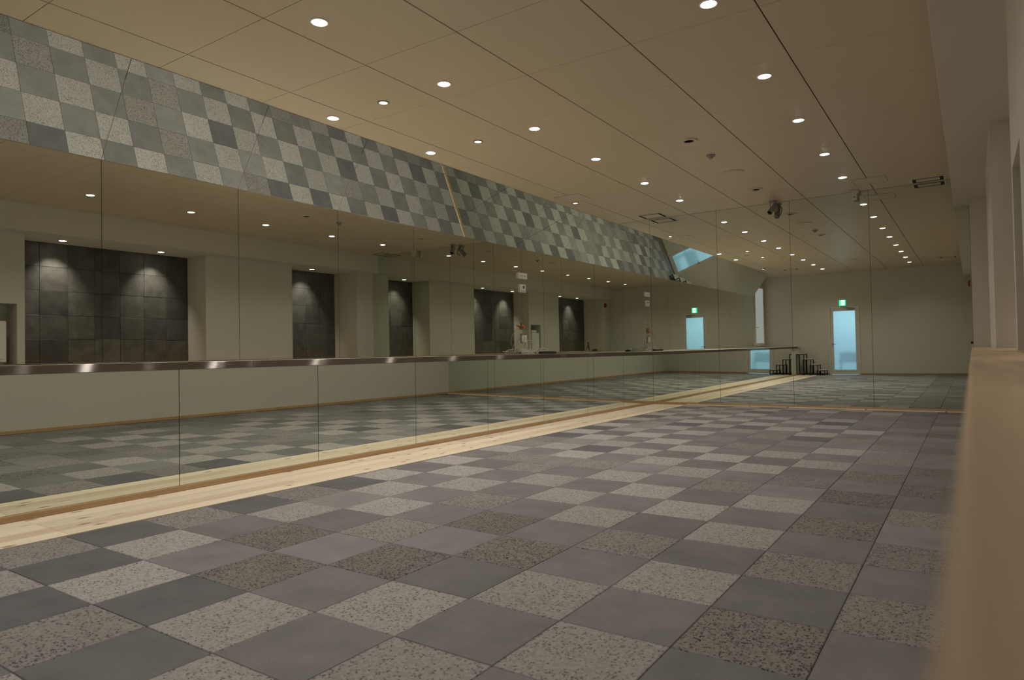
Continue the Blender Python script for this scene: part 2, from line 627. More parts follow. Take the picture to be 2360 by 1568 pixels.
# the pine strip by the mirrors: laminated lanes of boards
seams = [YBK, -2.36, 0.03, 1.63, 4.0, 6.4, 8.6, YE - 0.015]
lanes = [(XL + 0.012, -1.26, 'pine'), (-1.26, -1.09, 'pine'), (-1.09, -0.955, 'pine_dark'), (-0.955, XSTRIP, 'pine')]
for x0, x1, mt in lanes:
    for a, b_ in zip(seams[:-1], seams[1:]):
        MB().cbox(x0 + .0004, x1 - .0004, a + .001, b_ - .001, -0.02, 0.001, .0012).build('plank', M[mt], floor)
# narrow pine strip in front of the end mirror
for a, b_ in ((XSTRIP, 1.2), (1.2, XW)):
    MB().cbox(a + .001, b_ - .001, 9.512, YE - 0.013, -0.02, 0.013, .002).build('plank', M['pine'], floor)

# ================================================================= LEFT WALL (mirrors)
GAP = 0.0022
joints = [YM + k * JS for k in range(9)] + [YE - 0.004]
wl = MB()
wl.box(XL - 0.14, XL - 0.009, YBK, YE + 0.01, -0.05, 0.856)
wl.box(XU - 0.14, XU - 0.009, YBK, YE + 0.01, 0.80, ZC + 0.02)
wl = wl.build('wall_left', M['wallpaint'])
tag(wl, 'mirrored wall with ledge and slanted mirrors leaning in under the ceiling', kind='structure')
dx, dz = XT - XU, ZC - ZB
nl = math.hypot(dx, dz)
nx, nz_ = dz / nl, -dx / nl                    # normal of the slanted mirrors, into the room
# solid wedge behind the slanted mirrors
e = 0.009
MB().add([(XU - .01, YM - .01, ZB - e), (XT - e, YM - .01, ZC + .0), (XU - .01, YM - .01, ZC),
          (XU - .01, YE, ZB - e), (XT - e, YE, ZC + .0), (XU - .01, YE, ZC)],
         [(0, 1, 2), (3, 5, 4), (0, 3, 4, 1), (1, 4, 5, 2), (2, 5, 3, 0)]).build('slanted_backing', M['wallpaint'], wl)
# dark adhesive backing that shows in the joints
MB().box(XL - 0.010, XL - 0.0062, YM, YE, 0.03, 0.857).build('joint_backing', M['gap'], wl)
MB().box(XU - 0.010, XU - 0.0062, YM, YE, 0.91, ZB - .004).build('joint_backing', M['gap'], wl)
p = []
for yy in (YM + .001, YE - .001):
    for s_ in (.002, nl - .006):
        for d in (-.0065, -.0085):
            p.append((XU + dx / nl * s_ + nx * d, yy, ZB + dz / nl * s_ + nz_ * d))
MB().add(p, [(0, 2, 6, 4), (1, 5, 7, 3), (0, 1, 3, 2), (4, 6, 7, 5), (0, 4, 5, 1), (2, 3, 7, 6)]).build('joint_backing', M['gap'], wl)
TILT = 0.0094
for a, b_ in zip(joints[:-1], joints[1:]):
    y0, y1 = a + GAP, b_ - GAP
    z0, z1 = 0.041, 0.857
    t = TILT * (z1 - z0)
    MB().add([(XL - .006, y0, z0), (XL, y0, z0), (XL, y1, z0), (XL - .006, y1, z0),
              (XL - .006 + t, y0, z1), (XL + t, y0, z1), (XL + t, y1, z1), (XL - .006 + t, y1, z1)],
             [(0, 3, 2, 1), (4, 5, 6, 7), (0, 1, 5, 4), (1, 2, 6, 5), (2, 3, 7, 6), (3, 0, 4, 7)]).build('mirror_panel', M['mirror'], wl)
    MB().box(XU - .006, XU, y0, y1, 0.914, ZB - .002).build('mirror_panel', M['mirror'], wl)
    s0, s1 = 0.003, nl - 0.004
    p = []
    for yy in (y0, y1):
        for s in (s0, s1):
            for d in (0, -.006):
                p.append((XU + dx / nl * s + nx * d, yy, ZB + dz / nl * s + nz_ * d))
    MB().add(p, [(0, 2, 6, 4), (1, 5, 7, 3), (0, 1, 3, 2), (4, 6, 7, 5), (0, 4, 5, 1), (2, 3, 7, 6)]).build('mirror_panel', M['mirror'], wl)

bb = MB().cbox(XL - .004, XL + 0.012, YBK, YE, 0.0, 0.040, .003).build('baseboard_left', M['base'])
tag(bb, 'brown wooden baseboard under the low mirrors', kind='structure')

# ledge under the tall mirrors
lg = empty('ledge', (XL, 3.6, 0.9))
tag(lg, 'long ledge with brushed stainless steel edge below the tall mirrors', 'ledge')
LX = XL + 0.03


def under(o, root):
    o.parent = root
    o.matrix_parent_inverse = Matrix.Translation(-Vector(root.location)) if root.rotation_euler.z == 0 else root.matrix_world.inverted()
    return o


for a, b_ in ((-2.3, 1.565), (1.565, 5.4), (5.4, YE - .003)):
    under(MB().cbox(LX - .022, LX, a + .0008, b_ - .0008, 0.859, 0.911, .0015).build('front_rail', M['steel']), lg)
under(MB().box(XU, LX - .022, YBK + .001, YE - .003, 0.862, 0.909).build('top_board', M['cream']), lg)

# ================================================================= END WALL (mirror)
we = MB().box(XU - 0.14, 4.2, YE + 0.009, YE + 0.14, -0.05, ZC + 0.02).build('wall_end', M['wallpaint'])
tag(we, 'full-height mirror wall closing the end of the room', kind='structure')
MB().box(XU, 4.0, YE + .0062, YE + .010, 0.03, ZC).build('joint_backing', M['gap'], we)
ETILT = 0.0028
ej = [XU, XL, -0.257, 0.893, 2.0, XPA - .001]
for n, (a, b_) in enumerate(zip(ej[:-1], ej[1:])):
    z0 = 0.913 if n == 0 else 0.041
    t0, t1 = ETILT * z0, ETILT * ZC
    MB().add([(a + GAP, YE - t0, z0), (b_ - GAP, YE - t0, z0), (b_ - GAP, YE + .006, z0), (a + GAP, YE + .006, z0),
              (a + GAP, YE - t1, ZC - .003), (b_ - GAP, YE - t1, ZC - .003), (b_ - GAP, YE + .006, ZC - .003), (a + GAP, YE + .006, ZC - .003)],
             [(0, 3, 2, 1), (4, 5, 6, 7), (0, 1, 5, 4), (1, 2, 6, 5), (2, 3, 7, 6), (3, 0, 4, 7)]).build('mirror_panel', M['mirror'], we)
for a, b_ in ((XL, -0.1), (-0.1, 1.55), (1.55, XW)):
    o = MB().cbox(a + .0005, b_ - .0005, YE - 0.012, YE + .004, 0.0, 0.040, .003).build('baseboard_end', M['base'])
    tag(o, 'orange-brown wooden baseboard length under the end mirror', kind='structure')

# ================================================================= RIGHT WALL (piers, niches, soffit)
wr = MB()
wr.box(XW, XW + .9, -2.2, YE, -0.05, ZL - .032)
wr = wr.build('wall_right', M['wallpaint'])
tag(wr, 'cream wall with dado, piers and dark tiled niches opposite the mirrors', kind='structure')
YA, YB0, YB1, YC0, YC1, YD = 9.05, 5.48, 7.40, 0.70, 2.60, -2.20
R0, R1, RZ = 1.90, 2.50, 1.80
for a, b_, z0, z1, xp in ((YA, YE, ZL, ZS, XPA), (YB0, YB1, ZL, ZS, XPB), (YC0, R0, ZL, ZS, XPC), (R1, YC1, ZL, ZS, XPC), (R0, R1, RZ, ZS, XPC)):
    MB().box(xp, XN + .1, a, b_, z0 - .03 if z0 == ZL else z0, z1).build('pier', M['wallpaint'], wr)
MB().box(XPC + .36, XN + .1, R0, R1, ZL - .03, RZ).build('recess_back', M['wallpaint'], wr)
MB().box(XW, XN + .1, YBK, YD, -0.05, ZS).build('pier', M['wallpaint'], wr)
MB().cbox(XS, XN + .1, YBK, YE, ZS, ZC + .02, .002).build('soffit', M['wallpaint'], wr)
slate_me = {}
for a, b_ in ((YD, YC0), (YC1, YB0), (YB1, YA)):
    MB().box(XN - .004, XN + .1, a, b_, ZL - .03, ZS).build('niche_back', M['gap'], wr)
    ny = round((b_ - a) / 0.405)
    nz = 5
    sy, sz = (b_ - a) / ny, (ZS - ZL) / nz
    key = (round(sy, 4), nz)
    if key not in slate_me:
        tb = MB().cbox(-.011, .011, -sy / 2 + .001, sy / 2 - .001, -sz / 2 + .001, sz / 2 - .001, .004)
        slate_me[key] = mesh('slate', tb.v, tb.f)
        slate_me[key].materials.append(M['slate'])
    for p in range(ny):
        for q in range(nz):
            o = link('tile', slate_me[key], None, wr, (XN - .016 + random.uniform(-.003, .003), a + (p + .5) * sy, ZL + (q + .5) * sz))
            o.rotation_euler = (0, random.uniform(-.008, .008), random.uniform(-.008, .008))
bb = MB().cbox(XW - .010, XW + .002, YBK, YE - .012, 0.0, 0.045, .003).build('baseboard_right', M['base'])
tag(bb, 'thin brown baseboard along the cream dado', kind='structure')

# wooden ledge on the dado
wlg = empty('wooden_ledge', (XW, 3.0, ZL))
tag(wlg, 'pale pine ledge running along the dado in front of the tiled niches', 'ledge')
bs = [(YD, -1.0, XP), (-1.0, 2.6, XP), (2.6, 5.48, XP), (5.48, 9.05, XP), (9.05, YE - .003, XPA - .0025)]
for a, b_, xe in bs:
    under(MB().cbox(XW - 0.0078, xe + .001, a + .0005, b_ - .0005, ZL - .03, ZL, .003).build('board', M['ledgewood']), wlg)
for a, b_ in ((YD, YC0), (R0, R1), (YC1, YB0), (YB1, YA)):
    d = XPC + .357 if a == R0 else XN - .038
    under(MB().box(XP + .0015, d, a + .001, b_ - .001, ZL - .03, ZL).build('niche_board', M['ledgewood']), wlg)

# ================================================================= BACK WALL with door
DX0, DX1, DZ = -0.573, 0.316, 2.165
wb = MB()
wb.box(XU - .14, DX0, YBK - .12, YBK, -.05, ZC + .02)
wb.box(DX1, 4.2, YBK - .12, YBK, -.05, ZC + .02)
wb.box(DX0, DX1, YBK - .12, YBK, DZ, ZC + .02)
wb = wb.build('wall_back', M['wallpaint'])
tag(wb, 'plain cream back wall with the frosted glass door', kind='structure')
for a, b_ in ((-1.42, DX0 - .001), (DX1 + .001, XW)):
    tag(MB().cbox(a, b_, YBK - .002, YBK + .012, 0, .045, .003).build('baseboard_back', M['base']), 'thin brown baseboard on the back wall', kind='structure')
dr = empty('door_1', (DX0, YBK, 0))
tag(dr, 'cream framed door with a tall frosted glass pane, glowing blue', kind='structure')
m = MB()
m.cbox(DX0, DX0 + .045, YBK - .10, YBK + .02, 0, DZ, .003)
m.cbox(DX1 - .045, DX1, YBK - .10, YBK + .02, 0, DZ, .003)
m.cbox(DX0 + .045, DX1 - .045, YBK - .10, YBK + .02, DZ - .04, DZ, .003)
under(m.build('door_frame', M['doorpaint']), dr)
lx0, lx1 = DX0 + .048, DX1 - .048
gx0, gx1, gz0, gz1 = lx0 + .085, lx1 - .075, 0.15, 2.02
m = MB()
m.box(lx0, gx0, YBK - .055, YBK - .015, .012, DZ - .045)
m.box(gx1, lx1, YBK - .055, YBK - .015, .012, DZ - .045)
m.box(gx0, gx1, YBK - .055, YBK - .015, .012, gz0)
m.box(gx0, gx1, YBK - .055, YBK - .015, gz1, DZ - .045)
leaf = under(m.build('leaf', M['doorpaint']), dr)
under(MB().box(gx0, gx1, YBK - .039, YBK - .031, gz0, gz1).build('pane', M['frost']), dr)
m = MB()
m.lathe([(.0, .0), (.024, .0), (.024, .008), (.0, .008)], 20, (lx0 + .055, YBK - .015, .97), 'y')
m.tube([(lx0 + .055, YBK - .012, .97), (lx0 + .055, YBK + .035, .97), (lx0 + .07, YBK + .042, .97), (lx0 + .16, YBK + .042, .965)], .009, 10)
under(m.build('handle', M['chrome'], smooth=True), dr)
m = MB()
m.cbox(lx1 - .30, lx1 - .09, YBK - .013, YBK + .03, DZ - .115, DZ - .055, .006)
m.tube([(lx1 - .2, YBK + .02, DZ - .05), (lx1 - .34, YBK + .03, DZ - .043), (lx1 - .45, YBK + .01, DZ - .04)], .007, 8)
under(m.build('door_closer', M['greyplastic']), dr)
for zz in (.35, 1.75):
    under(MB().lathe([(.008, -.05), (.008, .05)], 10, (lx1 + .001, YBK + .004, zz)).build('hinge', M['chrome']), dr)

# lit corridor behind the door
for nm_, bx_ in (('wall_corridor_back', (-1.4, 1.3, YBK - 2.52, YBK - 2.5, -.012, 2.5)), ('wall_corridor_left', (-1.42, -1.4, YBK - 2.52, YBK - .12, -.012, 2.5)),
                 ('wall_corridor_right', (1.3, 1.32, YBK - 2.52, YBK - .12, -.012, 2.5)), ('ceiling_corridor', (-1.42, 1.32, YBK - 2.52, YBK - .12, 2.5, 2.52)),
                 ('floor_corridor', (-1.42, 1.32, YBK - 2.52, YBK - .12, -.03, -.012))):
    tag(MB().box(*bx_).build(nm_, M['corridor']), 'bluish lit corridor surface behind the frosted door', kind='structure')
bn = empty('bench', (-0.05, YBK - 0.9, 0))
tag(bn, 'dark bench blurred behind the frosted door glass', 'bench')
MB().cbox(-.38, .38, -.16, .16, .36, .44, .01).build('seat', M['bench'], bn)
MB().cbox(-.38, .38, -.16, -.12, .44, .70, .01).build('backrest', M['bench'], bn)
for sx in (-.33, .33):
    for sy in (-.12, .12):
        MB().cbox(sx - .018, sx + .018, sy - .018, sy + .018, -.012, .36, .003).build('leg', M['bench'], bn)
ld = bpy.data.lights.new('corridor_daylight', 'AREA')
ld.shape = 'RECTANGLE'
ld.size, ld.size_y = 1.6, 1.2
ld.energy = 34
ld.color = (0.70, 0.88, 1.0)
lo = bpy.data.objects.new('corridor_daylight', ld)
col.objects.link(lo)
lo.location = (-.05, YBK - 1.5, 2.45)

# exit sign
ex = empty('exit_sign', (-0.15, YBK, 2.27))
tag(ex, 'glowing green and white emergency exit sign above the frosted door', 'exit sign')
MB().cbox(-.105, .105, 0, .035, -.10, .10, .004).build('housing', M['white'], ex)
f_ = MB().box(-.097, .097, .035, .038, -.092, .092).build('face', M['sign_green'], ex)
m = MB()
m.box(-.045, .060, .0382, .039, -.075, .078)
m.build('doorway_mark', M['sign_white'], f_)
m = MB()      # running figure
m.lathe([(0, 0), (.013, 0), (.013, .0008), (0, .0008)], 16, (-.005, .0391, .050), 'y')
for a, b_, r in (((-.005, .034), (.012, -.006), .011), ((.012, -.006), (-.022, -.028), .008), ((-.022, -.028), (-.022, -.062), .007),
                 ((.012, -.006), (.034, -.036), .008), ((.034, -.036), (.052, -.06), .007), ((-.004, .028), (-.034, .012), .006), ((.0, .028), (.030, .016), .006)):
    dxx, dzz = b_[0] - a[0], b_[1] - a[1]
    L = math.hypot(dxx, dzz)
    px_, pz_ = -dzz / L * r, dxx / L * r
    m.add([(a[0] + px_, .0396, a[1] + pz_), (a[0] - px_, .0396, a[1] - pz_), (b_[0] - px_, .0396, b_[1] - pz_), (b_[0] + px_, .0396, b_[1] + pz_)], [(0, 1, 2, 3)])
m.build('running_figure', M['sign_green'], f_, recalc=False)

# window on the left wall behind the end of the mirrors
wn = empty('window_1', (XU, -2.1, 0.95))
tag(wn, 'tall narrow window with frosted pane past the end of the mirrors', kind='structure')
WY0, WY1, WZ0, WZ1 = -2.72, -1.56, 0.96, 2.95
m = MB()
for a, b_, c, d in ((WY0, WY0 + .07, WZ0, WZ1), (WY1 - .07, WY1, WZ0, WZ1), (WY0 + .07, WY1 - .07, WZ0, WZ0 + .09), (WY0 + .07, WY1 - .07, WZ1 - .09, WZ1)):
    m.cbox(XU - .01, XU + .025, a, b_, c, d, .003)
under(m.build('window_frame', M['doorpaint']), wn)
under(MB().box(XU - .004, XU + .006, WY0 + .07, WY1 - .07, WZ0 + .09, WZ1 - .09).build('pane', M['litpane']), wn)
m = MB()
m.tube([(XU + .02, WY1 - .09, 1.56), (XU + .06, WY1 - .09, 1.56), (XU + .065, WY1 - .21, 1.56)], .009, 8)
under(m.build('handle', M['chrome']), wn)

# ================================================================= CEILING
GX = [XT - .01, -1.6587, -0.7258, 0.2071, 1.14, 2.0729, XS]
GY = [YBK] + [0.2664 + 0.9329 * k for k in range(-3, 10)] + [YE]
GY = [GY[0]] + [g for g in GY[1:-1] if YBK + .05 < g < YE - .05] + [YE]
ce = MB().box(XU - .14, 4.2, YBK - .12, YE + .14, ZC + .012, ZC + .12).build('ceiling', M['void'])
tag(ce, 'cream panelled ceiling with dark shadow joints and rows of downlights', kind='structure')
for i in range(len(GX) - 1):
    for j in range(len(GY) - 1):
        gx_, gy_ = 0.0045, 0.0018
        MB().cbox(GX[i] + (gx_ if i else 0), GX[i + 1] - (gx_ if i < len(GX) - 2 else 0), GY[j] + gy_, GY[j + 1] - (gy_ if j < len(GY) - 2 else 0),
                  ZC, ZC + .010, .0012).build('panel', M['ceil'], ce)
# ceiling over the window end, beyond the slanted mirrors
MB().box(XU - .01, XT - .012, YBK, YM - .011, ZC, ZC + .010).build('panel', M['ceil'], ce)

# ================================================================= DOWNLIGHTS
ring_v = MB().lathe([(.064, 0.0), (.064, -.004), (.058, -.007), (.051, -.006), (.049, -.002), (.049, 0)], 36)
disc_v = MB().lathe([(.0, -.0130), (.020, -.0122), (.036, -.0098), (.0485, -.0055), (.0495, -.0015)], 36)
ring_me = mesh('downlight_ring', ring_v.v, ring_v.f); ring_me.materials.append(M['white'])
disc_me = mesh('downlight_lens', disc_v.v, disc_v.f); disc_me.materials.append(M['lampglow'])
sring_v = MB().lathe([(.056, 0.0), (.056, -.006), (.049, -.010), (.040, -.009), (.037, -.002), (.037, 0)], 32)
sdisc_v = MB().lathe([(.0, -.0075), (.028, -.0055), (.0372, -.0022)], 32)
sring_me = mesh('small_ring', sring_v.v, sring_v.f); sring_me.materials.append(M['greyplastic'])
sdisc_me = mesh('small_lens', sdisc_v.v, sdisc_v.f); sdisc_me.materials.append(M['lampsmall'])


def spot(loc, energy, size, blend=0.6, radius=.045):
    l = bpy.data.lights.new('downlight_beam', 'SPOT')
    l.energy = energy
    l.spot_size = math.radians(size)
    l.spot_blend = blend
    l.shadow_soft_size = radius
    l.color = LAMP_COL
    return l


beam = spot(None, LAMP_W * 4 * math.pi, 134, 0.9)
beam_b = spot(None, LAMP_W * 0.66 * 4 * math.pi, 134, 0.9)
beam_n = spot(None, NICHE_W * 4 * math.pi, 78, 0.9, .03)
beam_s = spot(None, LAMP_W * 0.25 * 4 * math.pi, 110, 0.7, .03)


def downlight(x, y, z, label, group, small=False, niche=False, bm=None):
    r = empty('downlight', (x, y, z))
    tag(r, label, 'downlight', group)
    link('trim_ring', sring_me if small else ring_me, None, r)
    link('lens', sdisc_me if small else disc_me, None, r)
    b_ = bpy.data.objects.new('beam', beam_n if niche else (beam_s if small else (bm or beam)))
    if niche: b_.rotation_euler = (0, math.radians(-23), 0)
    col.objects.link(b_)
    b_.parent = r
    b_.location = (0, 0, -.02)
    return r


ORD = ['first', 'second', 'third', 'fourth', 'fifth', 'sixth', 'seventh', 'eighth']
for n, y in enumerate((8.42, 7.07, 5.61, 4.235, 2.79, 1.456, 0.06, -1.33)):
    downlight(-0.462, y, ZC, f'round downlight, {ORD[n]} from the end mirror in the row nearer the mirrored wall', 'ceiling downlights')
for n, y in enumerate((8.475, 7.12, 5.65, 4.29, 2.82, 1.45, 0.06, -1.3)):
    downlight(1.812, y, ZC, f'round downlight, {ORD[n]} from the end mirror in the row nearer the niches', 'ceiling downlights', bm=beam_b)
for y, t in ((4.215, 'farther from the camera'), (2.785, 'nearer the camera')):
    downlight(-1.857, y, ZC, f'round downlight right beside the slanted mirrors, the one {t}', 'ceiling downlights')
    downlight(-1.18, y + .002, ZC, f'small ringed spotlight between joint lines by the slanted mirrors, the one {t}', 'small ceiling spotlights', small=True)
downlight(-1.82, 7.56, ZC, 'small lamp close to the square hatch outline above slanted mirrors', 'small ceiling spotlights', small=True)
downlight(-1.852, 0.0, ZC, 'small lamp by the slanted mirrors near the back of the room', 'small ceiling spotlights', small=True)
for y, t in ((3.2, 'wide niche, nearer lamp'), (4.77, 'wide niche, farther lamp'), (8.1, 'niche beside the end mirror'), (0.25, 'niche behind the camera, nearer the appliance'), (-1.0, 'niche behind the camera, nearer the back wall')):
    downlight(3.60, y, ZS, f'recessed lamp washing the dark tiles of the {t}', 'niche downlights', niche=True)

# ================================================================= CEILING FITTINGS
def round_speaker(x, y, label):
    r = empty('ceiling_speaker', (x, y, ZC))
    tag(r, label, 'speaker', 'round ceiling fittings')
    MB().lathe([(.095, 0), (.095, -.004), (.085, -.012), (.055, -.014), (.052, -.006), (.052, 0)], 36).build('rim', M['ceil'], r, smooth=False)
    MB().lathe([(0, -.0065), (.0525, -.0065)], 32).build('grille', M['greyplastic'], r, recalc=False)


round_speaker(.684, 5.61, 'round recessed ceiling speaker with dark centre, farther from the end mirror')
round_speaker(.685, 8.42, 'round recessed ceiling speaker with dark centre, close to the end mirror')
round_speaker(.67, 0.56, 'round recessed ceiling speaker near the back of the room')
r = empty('smoke_detector', (.697, 6.32, ZC))
tag(r, 'small domed smoke detector on the ceiling between speaker and flat disc', 'smoke detector')
MB().lathe([(.052, 0), (.052, -.012), (.040, -.020), (.0, -.020)], 32).build('base', M['greyplastic'], r)
MB().lathe([(.026, -.019), (.026, -.040), (.018, -.046), (0, -.046)], 24).build('sensor', M['greyplastic'], r)
r = empty('ceiling_disc', (.69, 7.27, ZC))
tag(r, 'flat round cream disc cover on the ceiling', 'speaker')
MB().lathe([(.135, 0), (.135, -.006), (.125, -.010), (.0, -.010)], 40).build('cover', M['ceil'], r)
MB().lathe([(.100, -.0095), (.100, -.012), (.094, -.012), (.094, -.0095)], 40).build('rim', M['ceil'], r)


def ac_vent(x, y, sx, sy, label):
    r = empty('air_vent', (x, y, ZC))
    tag(r, label, 'air vent', 'ceiling air vents')
    f = .030
    m = MB()
    m.cbox(-sx, sx, -sy, -sy + f, -.005, 0, .0015)
    m.cbox(-sx, sx, sy - f, sy, -.005, 0, .0015)
    m.cbox(-sx, -sx + f, -sy + f, sy - f, -.005, 0, .0015)
    m.cbox(sx - f, sx, -sy + f, sy - f, -.005, 0, .0015)
    m.build('frame', M['cream'], r)
    MB().box(-sx + f, sx - f, -sy + f, sy - f, -.003, -.0005).build('slot_shade', M['void'], r)  # flat dark sheet: the shade inside the vent slots is put into its colour
    g = .045
    MB().cbox(-sx + f + g, sx - f - g, -sy + f + g, sy - f - g, -.0045, -.001, .001).build('centre_plate', M['ceil'], r)


ac_vent(-1.27, 9.30, .225, .215, 'square air vent by the end mirror above the slanted mirrors')
ac_vent(2.76, 9.37, .215, .16, 'square air vent by the end mirror near the soffit')
ac_vent(-1.25, -0.80, .225, .215, 'square air vent above the camera end, mirrored-wall side')
ac_vent(2.74, -0.80, .215, .16, 'square air vent above the camera end, niche side')


def hatch(x, y, sx, sy, label):
    r = empty('access_hatch', (x, y, ZC))
    tag(r, label, 'access hatch', 'ceiling hatches')
    m = MB()
    t = .006
    for a in ((-sx, sx, -sy, -sy + t), (-sx, sx, sy - t, sy), (-sx, -sx + t, -sy + t, sy - t), (sx - t, sx, -sy + t, sy - t)):
        m.box(a[0], a[1], a[2], a[3], -.0025, 0)
    m.build('rim', M['greyplastic'], r)
    MB().box(-sx + t, sx - t, -sy + t, sy - t, -.0018, 0).build('panel', M['ceil'], r)


hatch(-1.693, 7.244, .205, .205, 'flush square access hatch above the slanted mirrors')
hatch(2.095, 8.93, .205, .205, 'flush square access hatch near the end mirror on the niche side')

# stage spotlight hanging by the end mirror
r = empty('spotlight', (.685, 9.40, ZC))
tag(r, 'dark cylindrical spotlight hanging from the ceiling by the end mirror', 'spotlight')
MB().lathe([(.062, 0), (.062, -.020), (.05, -.026), (0, -.026)], 28).build('base', M['greyplastic'], r)
MB().box(-.042, -.036, -.012, .012, -.12, -.024).build('bracket', M['greyplastic'], r)
MB().box(.036, .042, -.012, .012, -.12, -.024).build('bracket', M['greyplastic'], r)
hd = MB().lathe([(.030, -.11), (.038, -.10), (.042, .0), (.042, .10), (.036, .105), (.034, .085), (0, .085)], 28, (0, 0, 0), 'y').build('head', M['greyplastic'], r, smooth=False)
hd.location = (0, -.01, -.125)
hd.rotation_euler = (math.radians(-42), 0, math.radians(155))
MB().lathe([(0, .088), (.034, .088)], 24, (0, 0, 0), 'y').build('lens', M['darklens'], hd, recalc=False)
MB().tube(smooth_path([(.03, .0, -.03), (.075, .04, -.08), (.07, .06, -.16), (.03, .05, -.20), (.01, .06, -.17)]), .005, 8).build('cord', M['black'], r)

r = empty('sensor_bracket', (1.835, 9.44, ZC))
tag(r, 'small cream box sensor on a bracket hanging by the end mirror', 'sensor')
MB().cbox(-.055, .055, -.03, .03, -.05, 0, .004).build('base', M['cream'], r)
MB().cbox(-.035, .035, -.028, .028, -.14, -.045, .008).build('head', M['cream'], r)
MB().lathe([(0, -.0295), (.008, -.0295)], 12, (0, 0, -.1), 'y').build('lens', M['black'], r, recalc=False)

# ================================================================= FIXTURES ON THE MIRRORED WALL at the joint Y ~ 7.11
FY = J0 + 5 * JS
x0 = XU
r = empty('wall_panel', (x0, FY, 2.13))
tag(r, 'white rectangular plate fixed high on the tall mirror joint', 'panel')
MB().cbox(0, .022, -.125, .125, -.045, .045, .004).build('plate', M['white'], r)
MB().box(.022, .0235, -.09, .09, -.004, .004).build('slot', M['greyplastic'], r)
r = empty('thermostat', (x0, FY, 1.935))
tag(r, 'white thermostat with grey display on the tall mirror joint', 'thermostat')
MB().cbox(0, .022, -.08, .08, -.062, .062, .005).build('body', M['white'], r)
MB().box(.022, .0232, -.01, .045, -.005, .042).build('display', M['screen'], r)
for yy in (-.045, 0, .045):
    MB().cbox(.022, .025, yy - .014, yy + .014, -.048, -.034, .001).build('button', M['greyplastic'], r)
r = empty('junction_box', (x0, FY, 1.35))
tag(r, 'open brown junction box in the mirror joint with orange conduit', 'junction box')
MB().cbox(0, .012, -.05, .05, -.055, .055, .002).build('box', M['boxdark'], r)
MB().tube([(.012, .0, -.015), (.04, -.01, -.02), (.05, -.05, .0), (.055, -.085, .012)], .013, 10).build('conduit', M['orange'], r)
MB().tube(smooth_path([(.02, .0, -.03), (.06, -.10, -.06), (.05, -.22, -.16), (.06, -.24, -.24), (.07, -.2, -.30)]), .004, 6).build('wire', M['greyplastic'], r)
r = empty('wall_socket', (x0, FY, 1.155))
tag(r, 'steel socket plate low on the mirror joint with white cables plugged in', 'socket')
MB().cbox(0, .010, -.062, .062, -.075, .075, .003).build('plate', M['chrome'], r)
MB().cbox(.010, .022, -.036, -.010, -.055, .055, .003).build('socket_insert', M['white'], r)
MB().cbox(.010, .05, .002, .04, -.055, .055, .004).build('plug', M['white'], r)
for q, (ya, yb) in enumerate(((-.16, -.20), (-.06, -.12), (-.02, -.06), (.24, .34))):
    MB().tube(smooth_path([(.045, .02, .03 - q * .022), (.08, ya * .4, -.03), (.09, ya * .8, -.11), (.10, yb * .8, -.19), (.12, yb + .03, -.2385)]), .0042, 6).build('cable', M['cable'], r)


def coil(name, cx_, cy_, rx, ry, turns, label, mat):
    pts = []
    rr = random.Random(cx_ * 100 + cy_)
    for k in range(turns):
        ox, oy = rr.uniform(-.03, .03), rr.uniform(-.06, .06)
        tx, ty = rr.uniform(-.35, .35), rr.uniform(-.30, .30)
        sc_ = rr.uniform(.75, 1.1)
        zc_ = .935 + .006 * k
        for q in range(16):
            a = 2 * math.pi * q / 16
            x_, y_ = rx * sc_ * math.cos(a), ry * sc_ * math.sin(a)
            pts.append((cx_ + ox + x_, cy_ + oy + y_, max(.9165, zc_ + x_ * tx * 1.6 + y_ * ty)))
    pts = smooth_path(pts, 2)
    o = MB().tube(pts, .0048, 6).build(name, mat)
    tag(o, label, 'cable')
    return o


coil('cable_coil', x0 + .15, FY - .10, .075, .13, 6, 'heap of coiled white cable on the ledge below the socket, nearer the camera', M['cable'])
coil('cable_coil', x0 + .16, FY + .36, .075, .13, 6, 'heap of coiled white cable on the ledge below the socket, nearer the end mirror', M['cable'])
r = empty('power_strip', (x0 + .31, FY + .22, .9115))
tag(r, 'black power strip lying on the ledge among white cables', 'power strip')
MB().cbox(-.03, .03, -.22, .22, 0, .038, .006).build('body', M['blackplastic'], r)
for q in range(4):
    MB().cbox(-.018, .018, -.17 + q * .1, -.12 + q * .1, .038, .042, .001).build('outlet', M['greyplastic'], r)

# ================================================================= APPLIANCE IN THE RECESS
r = empty('appliance', (3.432, 2.16, ZL))
tag(r, 'white box-shaped appliance with a smaller top unit standing in the wall recess', 'appliance')
MB().cbox(0, .26, -.22, .22, .03, .64, .012).build('body', M['white'], r)
MB().cbox(.02, .24, -.19, .19, 0, .03, .004).build('base', M['greyplastic'], r)
MB().cbox(-.006, 0, -.19, .19, .08, .54, .003).build('front_grille', M['white'], r)
MB().cbox(.03, .22, -.15, .15, .64, .73, .03).build('top_cover', M['white'], r)
MB().lathe([(0, -.002), (.012, -.002), (.012, 0)], 14, (0, 0, .60), 'x').build('badge', M['greyplastic'], r)

# ================================================================= FIRE ALARM BELL
r = empty('fire_alarm', (XW, -2.5, 2.62))
tag(r, 'round red fire alarm high on the wall behind the camera', 'alarm')
MB().lathe([(.085, 0), (.085, -.02), (.07, -.045), (.03, -.055), (0, -.055)], 32, (0, 0, 0), 'x').build('dome', M['red'], r, smooth=True)
MB().lathe([(.095, 0), (.095, -.008), (.085, -.010)], 32, (0, 0, 0), 'x').build('rim', M['red'], r)

